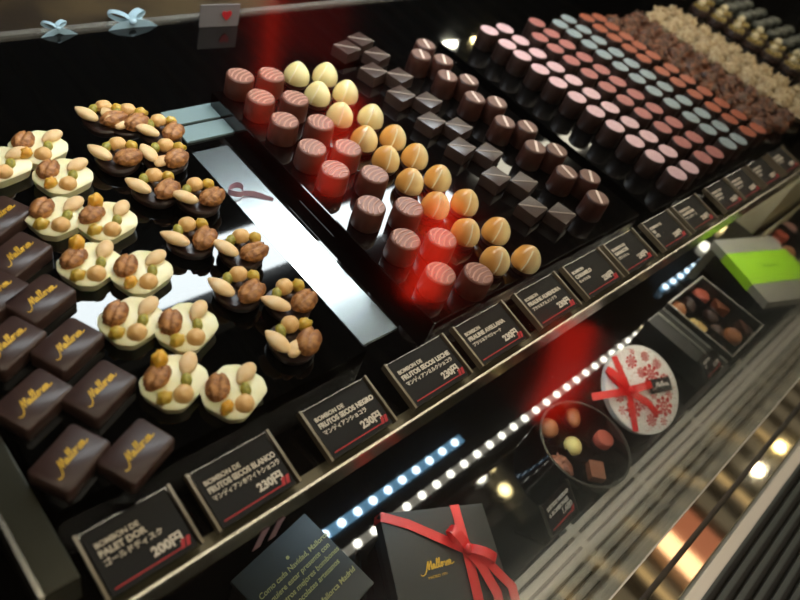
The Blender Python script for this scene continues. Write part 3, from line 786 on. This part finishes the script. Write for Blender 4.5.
# chocolate makers for boxes
def small(kind, parent_free=True):
    if kind == 'orange': t = MB().lathe([(.0105,0),(.0108,.010),(.0095,.012)],24).build('boxed_chocolate', mat('coral_top','#c4604c',.4), smooth=True)
    elif kind == 'pinkd': t = MB().lathe([(.0105,0),(.0108,.010),(.0095,.012)],24).build('boxed_chocolate', mat('pink_top','#cf9c96',.45), smooth=True)
    elif kind == 'dark': t = MB().ell((0,0,.007),(.0125,.0098,.0075)).build('boxed_chocolate', mat('boxed_dark','#43302a',.35), smooth=True)
    elif kind == 'milk': t = MB().box((0,0,.0065),(.021,.017,.013),bev=.002).build('boxed_chocolate', mat('boxed_milk','#8a5036',.4), smooth=True)
    elif kind == 'white': t = MB().ell((0,0,.008),(.0118,.0105,.0085),f=lambda p: p*(1+.06*p.y)).build('boxed_chocolate', mat('boxed_white','#ecd98a',.35,sss=.1), smooth=True)
    elif kind == 'cluster': 
        t = cluster_mesh(33,0).build('boxed_chocolate', mat('boxed_cluster','#a5664a',.45,col2='#6e3d2c',nscale=160), smooth=True, angle=70); t.scale=(.85,.85,.75)
    elif kind == 'nutwhite':
        t = cluster_mesh(37,0).build('boxed_chocolate', mat('boxed_pale_cluster','#ecd591',.45,col2='#c99a50',nscale=140), smooth=True, angle=70); t.scale=(.85,.85,.75)
    elif kind == 'long':
        t = MB().ell((0,0,.007),(.0145,.0085,.0085)).build('boxed_chocolate', mat('boxed_caramel','#b5734a',.35,col2='#a5633c',nscale=50), smooth=True)
    elif kind == 'tan': t = MB().ell((0,0,.008),(.0125,.0115,.010)).build('boxed_chocolate', mat('boxed_tan','#a86a42',.4), smooth=True)
    elif kind == 'stripe': t = MB().box((0,0,.006),(.022,.014,.012),bev=.003).build('boxed_chocolate', mat('boxed_dark2','#5c3a30',.35), smooth=True)
    return t
# 4. round open box
ctr = at(585,443,.825); Rr = .0545
r0 = empty('round_chocolate_box', (ctr.x,ctr.y,ZD)); tag(r0, 'open round black box holding assorted chocolates, beside the patterned lid', 'chocolate box')
hh = .036
MB().lathe([(Rr-.002,.0003),(Rr,.001),(Rr,hh),(Rr-.0016,hh),(Rr-.0020,.003),(.001,.003)],56).build('box_wall', BLKGLOSS, r0, smooth=True)
MB().lathe([(Rr+.0003,hh-.001),(Rr+.0003,hh+.0006),(Rr-.0022,hh+.0006),(Rr-.0022,hh-.001)],56,cap=False).build('rim', mat('rim_grey','#4a4a46',.2,metal=.5), r0, smooth=True)
pxs_ = [(607,436),(599,468),(564,463),(551,425),(576,413)]
an_ = sorted(math.atan2((at(*q_,.817)-ctr).y,(at(*q_,.817)-ctr).x) for q_ in pxs_)
for k in range(5):
    a = (an_[k]+(an_[(k+1)%5]+(2*PI if k==4 else 0)))/2
    MB().box((Rr*.66,0,.014),(Rr*.60,.0012,.018),M=Matrix.Rotation(a,4,'Z')).build('divider', BLKGLOSS, r0)
MB().lathe([(.0165,.004),(.0165,.022),(.0155,.022),(.0155,.004)],30,cap=False).build('centre_cup', BLKGLOSS, r0)
for (px,py), kd, rz, lb, in (((576,443),'white',.3,'pale yellow rounded chocolate in the centre of the round box'),((607,436),'orange',0,'coral-topped round chocolate at the right of the round box'),((599,468),'milk',.5,'milk chocolate block at the front of the round box'),((564,463),'cluster',.4,'rough nut chocolate at the front left of the round box'),((576,413),'long',.5,'tan oval chocolate with a ridge at the back of the round box'),((551,425),'tan',0,'caramel-brown chocolate at the left of the round box')):
    t = small(kd); p = at(px,py,.817); t.location = (p.x,p.y,ZD+.0035+.0105); t.scale = (t.scale.x*1.05,t.scale.y*1.05,t.scale.z*.8); t.rotation_euler=(0,0,rz+.3); tag(t, lb, 'chocolate')
    # paper cup supports it
    cupo = MB().lathe([(.0105,.0),(.0125,.0085),(.0120,.0085),(.0100,.001)],20,cap=False)
    MB().lathe([(.0085,-.0100),(.0088,.0)],16).build('paper_cup', BLKMAT, t)
    cupo.bm.free()

# 5. patterned lid, leaning against a block
lc_ = at(643,389,.836)
LR = .0545
nrm = Vector((-.22,-.42,1)).normalized()
Ml = Matrix.Translation((lc_.x, lc_.y, .836)) @ nrm.to_track_quat('Z','Y').to_matrix().to_4x4()
ld = bpy.data.objects.new('patterned_round_lid', None); C.objects.link(ld); ld.matrix_world = Ml; ld.empty_display_size=.01
tag(ld, 'round white lid with red snowflake pattern and ribbon bow, leaning beside the round box', 'box lid')
MB().lathe([(LR-.0005,-.009),(LR,-.001),(LR-.001,0)],64).build('lid_body', PAPER, ld, smooth=True)
m = MB(); rnd = random.Random(5)
flk = [(.016,.018,.0095),(.027,-.022,.0095),(-.010,.034,.0065),(-.030,.012,.006),(-.020,-.024,.0085),(.036,.010,.006),(.004,-.038,.006),(-.037,-.008,.005),(.002,.020,.005),(.014,-.008,.004),(.012,.040,.005),(-.018,.0,.004),(.038,-.008,.0045),(.013,-.030,.0045),(-.030,.028,.0045),(.028,.030,.005),(-.006,-.020,.004),(-.006,.046,.003),(-.036,-.024,.0045),(.022,-.040,.004)]
flk = [(a_,b_,c_*1.22) for a_,b_,c_ in flk]
for fx, fy, fr_ in flk:
    for k in range(8 if fr_ > .006 else 6):
        n_ = 8 if fr_ > .006 else 6; a = 2*PI*k/n_
        for rr_, s_ in ((.42,.17),(.84,.27)):
            x = fx+fr_*rr_*math.cos(a); y = fy+fr_*rr_*math.sin(a)
            if math.hypot(x,y) < LR-.0025:
                m.lathe([(fr_*s_,.0000),(fr_*s_,.00025)],6,(x,y,0))
    if math.hypot(fx,fy)<LR-.003: m.lathe([(fr_*.2,0),(fr_*.2,.00025)],8,(fx,fy,0))
for k in range(70):
    a = rnd.uniform(0,2*PI); r = LR*.95*math.sqrt(rnd.random()); x,y = r*math.cos(a), r*math.sin(a)
    if all(math.hypot(x-q[0],y-q[1])>q[2] for q in flk): m.lathe([(.0008,0),(.0008,.00025)],6,(x,y,0))
m.build('snowflake_pattern', REDPAT, ld)
def toL(px,py,h=.0):  # pixel -> lid plane coordinates
    d = ray(px,py); o_ = Vector((0,0,ZC)); n3 = Ml.to_3x3() @ Vector((0,0,1)); p0 = Ml @ Vector((0,0,h))
    t = (p0-o_).dot(n3)/d.dot(n3); return Ml.inverted() @ (o_+d*t)
kn = toL(629,391,.004)
rb = MB()
e1 = toL(614,356,.0006); e2 = toL(636,431,.0006)
def clampR(v, R=LR-.0002):
    l = math.hypot(v.x,v.y); return Vector((v.x*R/l, v.y*R/l, .0007))
e1 = clampR(e1); e2 = clampR(e2)
rb.strip([e1, kn, e2], .0085, .0004); rb.build('ribbon', REDRIB, ld)
bw = MB()
tails = [(592,397,.004),(658,415,.002),(607,372,.006)]
for (a,b,h_) in tails[:2]:
    e = toL(a,b,h_); mid = (kn+e)/2; mid.z = .010; bw.strip([kn,mid,e],.0090,.0005)
for (a,b) in ((606,369),(651,384)):
    e = toL(a,b,.007); an = math.atan2(e.y-kn.y,e.x-kn.x); pts, n = loop(kn.x,kn.y,.004,an,math.hypot(e.x-kn.x,e.y-kn.y),.008,.006); bw.strip(pts,.0090,.0005,wdir=n)
bw.ell(kn+Vector((0,0,.003)),(.004,.005,.003)); bw.build('bow', REDRIB, ld, smooth=True)
tg = toL(660,385,.003)
a1 = toL(646,389,.003); a2 = toL(672,384,.003); an = math.atan2((a2-a1).y,(a2-a1).x)
Mt = Matrix.Translation(tg)@Matrix.Rotation(an,4,'Z')
nt_ = MB().box((0,0,0),(.034,.0170,.0008)).build('name_tag', BLKMAT, ld, M=Mt)
me = logo_mesh(.026, WHITEP, .0005); child('tag_lettering', me, nt_, M=Matrix.Translation((.001,0,.0006)))
# stand under the lid
tag(MB().lathe([(.012,0),(.012,.020)],20).build('lid_stand', BLKMAT, loc=(lc_.x+.006, lc_.y+.010, ZD+.0003)),'small black block under the patterned lid','stand')

# 6. rectangular open box
def rect_box(A, B, D, ztop, lb, m_edge, chocs, name='open_chocolate_box', wallm=BLKBOX):
    """A corner, B along u, D along v (world points at ztop)"""
    u = (B-A); U = u.length; ang = math.atan2(u.y,u.x)
    v = (D-A); nv = Vector((-u.y,u.x,0)).normalized(); V = v.dot(nv); sg = 1 if V > 0 else -1; V = abs(V)
    t = empty(name, (A.x,A.y,ZD), ang); tag(t, lb, 'chocolate box')
    h = ztop-ZD; y0, y1 = (0,V) if sg > 0 else (-V,0)
    MB().box2((0,y0,.0003),(U,y1,.006)).build('tray_floor', BLKMAT, t)
    for nm, lo, hi in (('side',(0,y0,.006),(.002,y1,h)),('side',(U-.002,y0,.006),(U,y1,h)),('side',(.002,y0,.006),(U-.002,y0+.002,h)),('side',(.002,y1-.002,.006),(U-.002,y1,h))):
        MB().box2(lo,hi).build(nm, wallm, t)
    e = MB(); w=.0016
    e.box2((-.0003,y0-.0003,h),(w,y1+.0003,h+.0006)).box2((U-w,y0-.0003,h),(U+.0003,y1+.0003,h+.0006)).box2((w,y0-.0003,h),(U-w,y0+w,h+.0006)).box2((w,y1-w,h),(U-w,y1+.0003,h+.0006))
    e.build('edge_trim', m_edge, t)
    for k in (1,2): MB().box2((U*k/3-.0004,y0+.002,.006),(U*k/3+.0004,y1-.002,h-.010)).build('divider', BLKMAT, t)
    return t
zt = .834
A_ = at(668,303,zt); B_ = at(702,276,zt); D_ = at(733,357,zt)
t = rect_box(A_, B_, D_, zt, 'rectangular black box of assorted chocolates with silver edge, next to the lime-banded box', SILV, None)
for (px,py), kd, rz, lb in (((704,292),'orange',0,'coral round chocolate at the back of the rectangular box'),((692,300),'dark',.9,'dark oval chocolate left of the coral one'),((680,306),'tan',0,'tan rounded chocolate in the back left corner of the rectangular box'),((724,302),'milk',.7,'milk chocolate block at the right side of the rectangular box'),((715,311),'dark',.9,'dark oval chocolate in the middle of the rectangular box'),((700,324),'nutwhite',0,'pale yellow nutty chocolate at the left side of the rectangular box'),((736,333),'tan',.8,'orange-brown square-ish chocolate near the front of the rectangular box'),((720,328),'dark',.2,'dark chocolate in front of the middle of the rectangular box'),((749,325),'stripe',.9,'dark chocolate with pale lines in the right corner of the rectangular box'),((722,349),'pinkd',0,'pale pink round chocolate in the front corner of the rectangular box')):
    o = small(kd); o.scale = tuple(c_*1.2 for c_ in o.scale); p = at(px,py,zt-.010); o.location=(p.x,p.y,ZD+.0065+.009); o.rotation_euler=(0,0,rz); tag(o, lb, 'chocolate')
    MB().lathe([(.0080,-.0088),(.0082,.0)],14).build('paper_cup', BLKMAT, o)
# 7. dark tray/box with silver edges beside it
zt2 = .830
a = at(657,310,zt2); b = at(668,303,zt2)
u = (A_-B_); 
A2 = A_ + (A_-B_).normalized()*.004; A2.z = zt2
dirv = (D_-A_).normalized(); dirw = (A_-B_).normalized()
ang = math.atan2(dirw.y,dirw.x)
t = empty('stepped_black_box', (A2.x,A2.y,ZD), ang); tag(t, 'low black box with two silver edge strips, between patterned lid and rectangular box', 'box')
Vv = (D_-A_).dot(Vector((-dirw.y,dirw.x,0))); s_ = 1 if Vv>0 else -1; Vv=abs(Vv)
def yb2(a,b): return (a,b) if s_>0 else (-b,-a)
y0,y1 = yb2(0,Vv*1.0)
MB().box2((0,y0,.0003),(.045,y1,.034)).build('box_body', BLKBOX, t)
MB().box2((.016,y0,.034),(.0172,y1,.0365)).build('edge_strip', SILV, t)
MB().box2((.0,y0,.034),(.0012,y1,.0365)).build('edge_strip', SILV, t)
MB().box2((.016,yb2(0,.0012)[0],.034),(.045,yb2(0,.0012)[1],.0352)).build('edge_strip', SILV, t)

# small price tags on the deck
def deck_tag(px4, z, lb, lines, price):
    P4 = [at(a,b,zz) for (a,b),zz in zip(px4, z)]   # TL, TR, BL
    u = P4[1]-P4[0]; v = P4[0]-P4[2]; w = u.length; L = v.length
    ux = u.normalized(); n = ux.cross(v).normalized(); vy = n.cross(ux)
    M = Matrix((ux,vy,n)).transposed().to_4x4(); M.translation = P4[2]
    t = empty('deck_price_tag'); t.matrix_world = M; tag(t, lb, 'price card')
    MB().box2((0,0,-.0035),(w,L,-.0008)).build('holder', CLEAR, t)
    MB().box2((.0008,.0008,-.0007),(w-.0008,L-.0008,0)).build('card', CARDBLK, t)
    e = MB().box2((-.001,0,-.0035),(0,L,.0004)).box2((w,0,-.0035),(w+.001,L,.0004)); e.build('holder_edge', mat('tag_edge','#4c4a42',.3), t)
    for i, tx in enumerate(lines):
        me = text_mesh('lettering', tx, L*.16, WHITEP, bold=.0002)
        xs_ = max(v.co.x for v in me.vertices); 
        if xs_ > w*.8: me.transform(Matrix.Diagonal((w*.8/xs_,1,1,1)))
        child('lettering', me, t, loc=(w*.1, L*(.70-.2*i), .0002))
    me = text_mesh('price', price, L*.24, WHITEP, bold=.0002, align='RIGHT'); child('price', me, t, loc=(w*.9, L*.28, .0002))
    MB().box2((w*.08,L*.12,0),(w*.9,L*.16,.0003)).build('red_line', REDP, t)
    MB().prism([(w*.78,L*.10),(w*.88,L*.10),(w*.95,L*.26),(w*.85,L*.26)],0,.0004).build('red_mark', REDP, t)
deck_tag([(536,514),(562,487),(553,537)], [.822,.822,.800], 'small black price tag in front of the round box, against the vent', ['SURTIDO NAVIDAD','6 BOMBONES'], '1,680')
deck_tag([(697,365),(712,350),(708,381)], [.850,.850,.835], 'small dark price tag at the front of the stepped black box', ['SURTIDO','12'], '3,150')

# 8. lime-banded grey box
zt = .845
G = [at(712,239,zt), at(772,235,zt), at(798,268,zt), at(742,307,zt)]
ctrp = at(756,271,zt); u = at(772,236,zt)-at(714,240,zt); ang = math.atan2(u.y,u.x)
v = at(745,306,zt)-at(714,240,zt); 
U = u.length; nv = Vector((-u.y,u.x,0)).normalized(); V = abs(v.dot(nv))
o0 = at(714,240,zt)
t = MB().box2((.012,-V+.02,0),(U-.012,-.012,zt-ZD-.015)).build('box_riser', BLKMAT, loc=(o0.x,o0.y,ZD+.0003)); t.rotation_euler=(0,0,ang)
tag(t,'low black riser block under the lime-banded box','stand')
t = empty('lime_banded_box', (o0.x,o0.y,zt-.014), ang); tag(t, 'grey box with a bright lime green paper band on the lower deck', 'gift box')
ZB = .014
MB().box2((0,-V,.0),(U,0,ZB),bev=.0008).build('box_body', GREY, t)
b_ = .001
mb = MB().box2((-b_,-V*.72,-.0004),(U+b_,-V*.24,ZB+b_)); mb.build('paper_band', LIME, t, label='bright lime green paper band')
me = text_mesh('band_text','Mallorca',.011,mat('green_print','#5c9a28',.5),shear=.4,align='CENTER'); child('band_lettering', me, t, loc=(U*.52,-V*.50,ZB+b_+.0001))

# 9. beige box behind
zt = .93
p = at(735,210,ZD+.06)
a = at(757,222,.86)
c0 = at(752,234,ZD); c1 = at(782,216,ZD); c1 = c0+(c1-c0)*1.75
t = empty('beige_box', (c0.x,c0.y,ZD+.0003), math.atan2(c1.y-c0.y,c1.x-c0.x)); tag(t, 'tall plain beige box behind the lime-banded box', 'box')
bl = (c1-c0).length
MB().box2((0,0,0),(bl,.042,.150),bev=.001).build('box_body', CREAMBOX, t)
MB().box2((-.001,-.001,.118),(bl+.001,.043,.152),bev=.001).build('box_lid', CREAMBOX, t)

# 10. beige-edged open box at the right edge
zt = .84
A_ = at(763,234,zt); B_ = at(800,205,zt); B_ = A_+(B_-A_)*1.6; D_ = at(800,262,zt)
t = rect_box(A_, B_, D_, zt, 'open beige-edged box of chocolates cut by the right picture edge', mat('beige_edge','#d3c8a6',.45), None, wallm=CREAMBOX)
for (px,py), kd, rz, lb in (((779,237),'pinkd',0,'pale pink chocolate in the beige-edged box, leftmost'),((787,229),'orange',0,'rose chocolate in the beige-edged box, middle'),((795,222),'pinkd',0,'rose chocolate in the beige-edged box, rightmost in view'),((772,243),'tan',0,'tan chocolate in the corner of the beige-edged box'),((793,247),'tan',.5,'caramel chocolate at the front of the beige-edged box')):
    o = small(kd); o.scale = tuple(c_*1.2 for c_ in o.scale); p = at(px,py,zt-.010); o.location=(p.x,p.y,ZD+.0065+.009); o.rotation_euler=(0,0,rz); tag(o, lb, 'chocolate')
    MB().lathe([(.0080,-.0088),(.0082,.0)],14).build('paper_cup', BLKMAT, o)

# pale blue bow tied over the rear sill edge
for (px, lb, k_) in ((139,'large',1.0),(58,'small',.6)):
    p = at(px, 34, 1.0)
    t = empty('ribbon_bow', (p.x, .655, ZS+.0035)); tag(t, '%s pale blue ribbon bow on the edge of the rear sill' % lb, 'ribbon')
    for an, ln in ((PI+.1,.034*k_),(-.1,.034*k_)):
        MB().strip([(0,-.004,.002),(math.cos(an)*ln*.5,-.0045,-.002),(math.cos(an)*ln,-.006,-.014*k_)],.010*k_,.0005,wdir=(.35*math.cos(an),0,1)).build('tail', BLUERIB, t, smooth=True)
    bw = MB()
    for an in (.5,2.6):
        pts, n = loop(0,.002,.001,an,.022*k_,.008*k_,.008); bw.strip(pts,.008*k_,.0005,wdir=n)
    bw.ell((0,-.003,.003),(.005*k_,.004*k_,.004*k_)); bw.build('loops', BLUERIB, t, smooth=True)
# small sign card at the rear
p = at(222,30,1.0)
t = empty('rear_sign_card', (p.x,.635,ZS+.0005), -.1); tag(t,'small pale card with a red heart shape standing by the rear sill','sign')
MB().box2((-.024,-.001,0),(.024,.001,.026)).build('card', mat('rear_card_grey','#7b7472',.6), t)
h_ = MB(); hp = []
for k in range(24):
    u = 2*PI*k/24; hp.append((.006*math.sin(u)**3+.008, (.0055*math.cos(u)-.0022*math.cos(2*u)-.0008*math.cos(3*u))+.014))
h_.prism(hp, 0, .0008); h_.build('red_heart', REDP, t, M=Matrix.Translation((0,-.001,0)) @ Matrix.Rotation(PI/2,4,'X'))

# ------------------------------------------------------------------ added red glowing bars that make the red glare in the glass
def refl(px, py, dist):
    d = ray(px,py).normalized(); o_ = Vector((0,0,ZC)); p0 = gb+gn*.005
    t = (p0-o_).dot(gn)/d.dot(gn); hit = o_+d*t; r = d-2*d.dot(gn)*gn
    return hit+r.normalized()*dist

sg = empty('added_red_glare_bars'); tag(sg, 'added red glowing bars across the aisle, mirrored as red streaks in the front glass', 'glare bars')
for pts, wd in (([(277,-10),(271,50),(262,130)],11),([(352,98),(338,150),(328,196)],24),([(446,200),(436,250),(420,300)],34),([(578,325),(565,380),(548,420)],36)):
    P_ = [refl(a,b,1.1) for a,b in pts]; q_ = refl(pts[1][0]+wd, pts[1][1], 1.1)
    MB().strip(P_, (q_-P_[1]).length, .01, wdir=(q_-P_[1])).build('glare_bar', REDGLARE if pts[0][0] < 500 else mat('red_dim_glare','#c01010',.5,emit='#ff2810',es=.9), sg)
P_ = [refl(a,b,1.15) for a,b in ((300,-30),(294,50))]; q_ = refl(405,10,1.15); MB().strip(P_, (q_-P_[0]).length, .01, wdir=(q_-P_[0])).build('dim_glare_panel', mat('dim_red_glare','#600808',.5,emit='#c01408',es=.6), sg)
# ------------------------------------------------------------------ world, camera
w = bpy.data.worlds.new('World'); bpy.context.scene.world = w; w.use_nodes = True
w.node_tree.nodes['Background'].inputs[0].default_value = (.9,.75,.6,1); w.node_tree.nodes['Background'].inputs[1].default_value = .02

cam = bpy.data.cameras.new('Camera'); co = bpy.data.objects.new('Camera', cam); C.objects.link(co)
cam.sensor_fit = 'HORIZONTAL'; cam.sensor_width = 36; cam.lens = 36*F/800; cam.clip_start = .01
# camera axes in world: image right = column of ax/ay/az x comps
right = Vector((ax.x, ay.x, az.x)); down = Vector((ax.y, ay.y, az.y)); fwd = Vector((ax.z, ay.z, az.z))
R = Matrix((right, -down, -fwd)).transposed().to_4x4(); R.translation = Vector((0,0,ZC))
co.matrix_world = R
cam.dof.use_dof = True; cam.dof.focus_distance = .56; cam.dof.aperture_fstop = 5.6
sc = bpy.context.scene; sc.camera = co
sc.view_settings.view_transform = 'Standard'; sc.view_settings.look = 'None'; sc.view_settings.exposure = 0; sc.view_settings.gamma = 1
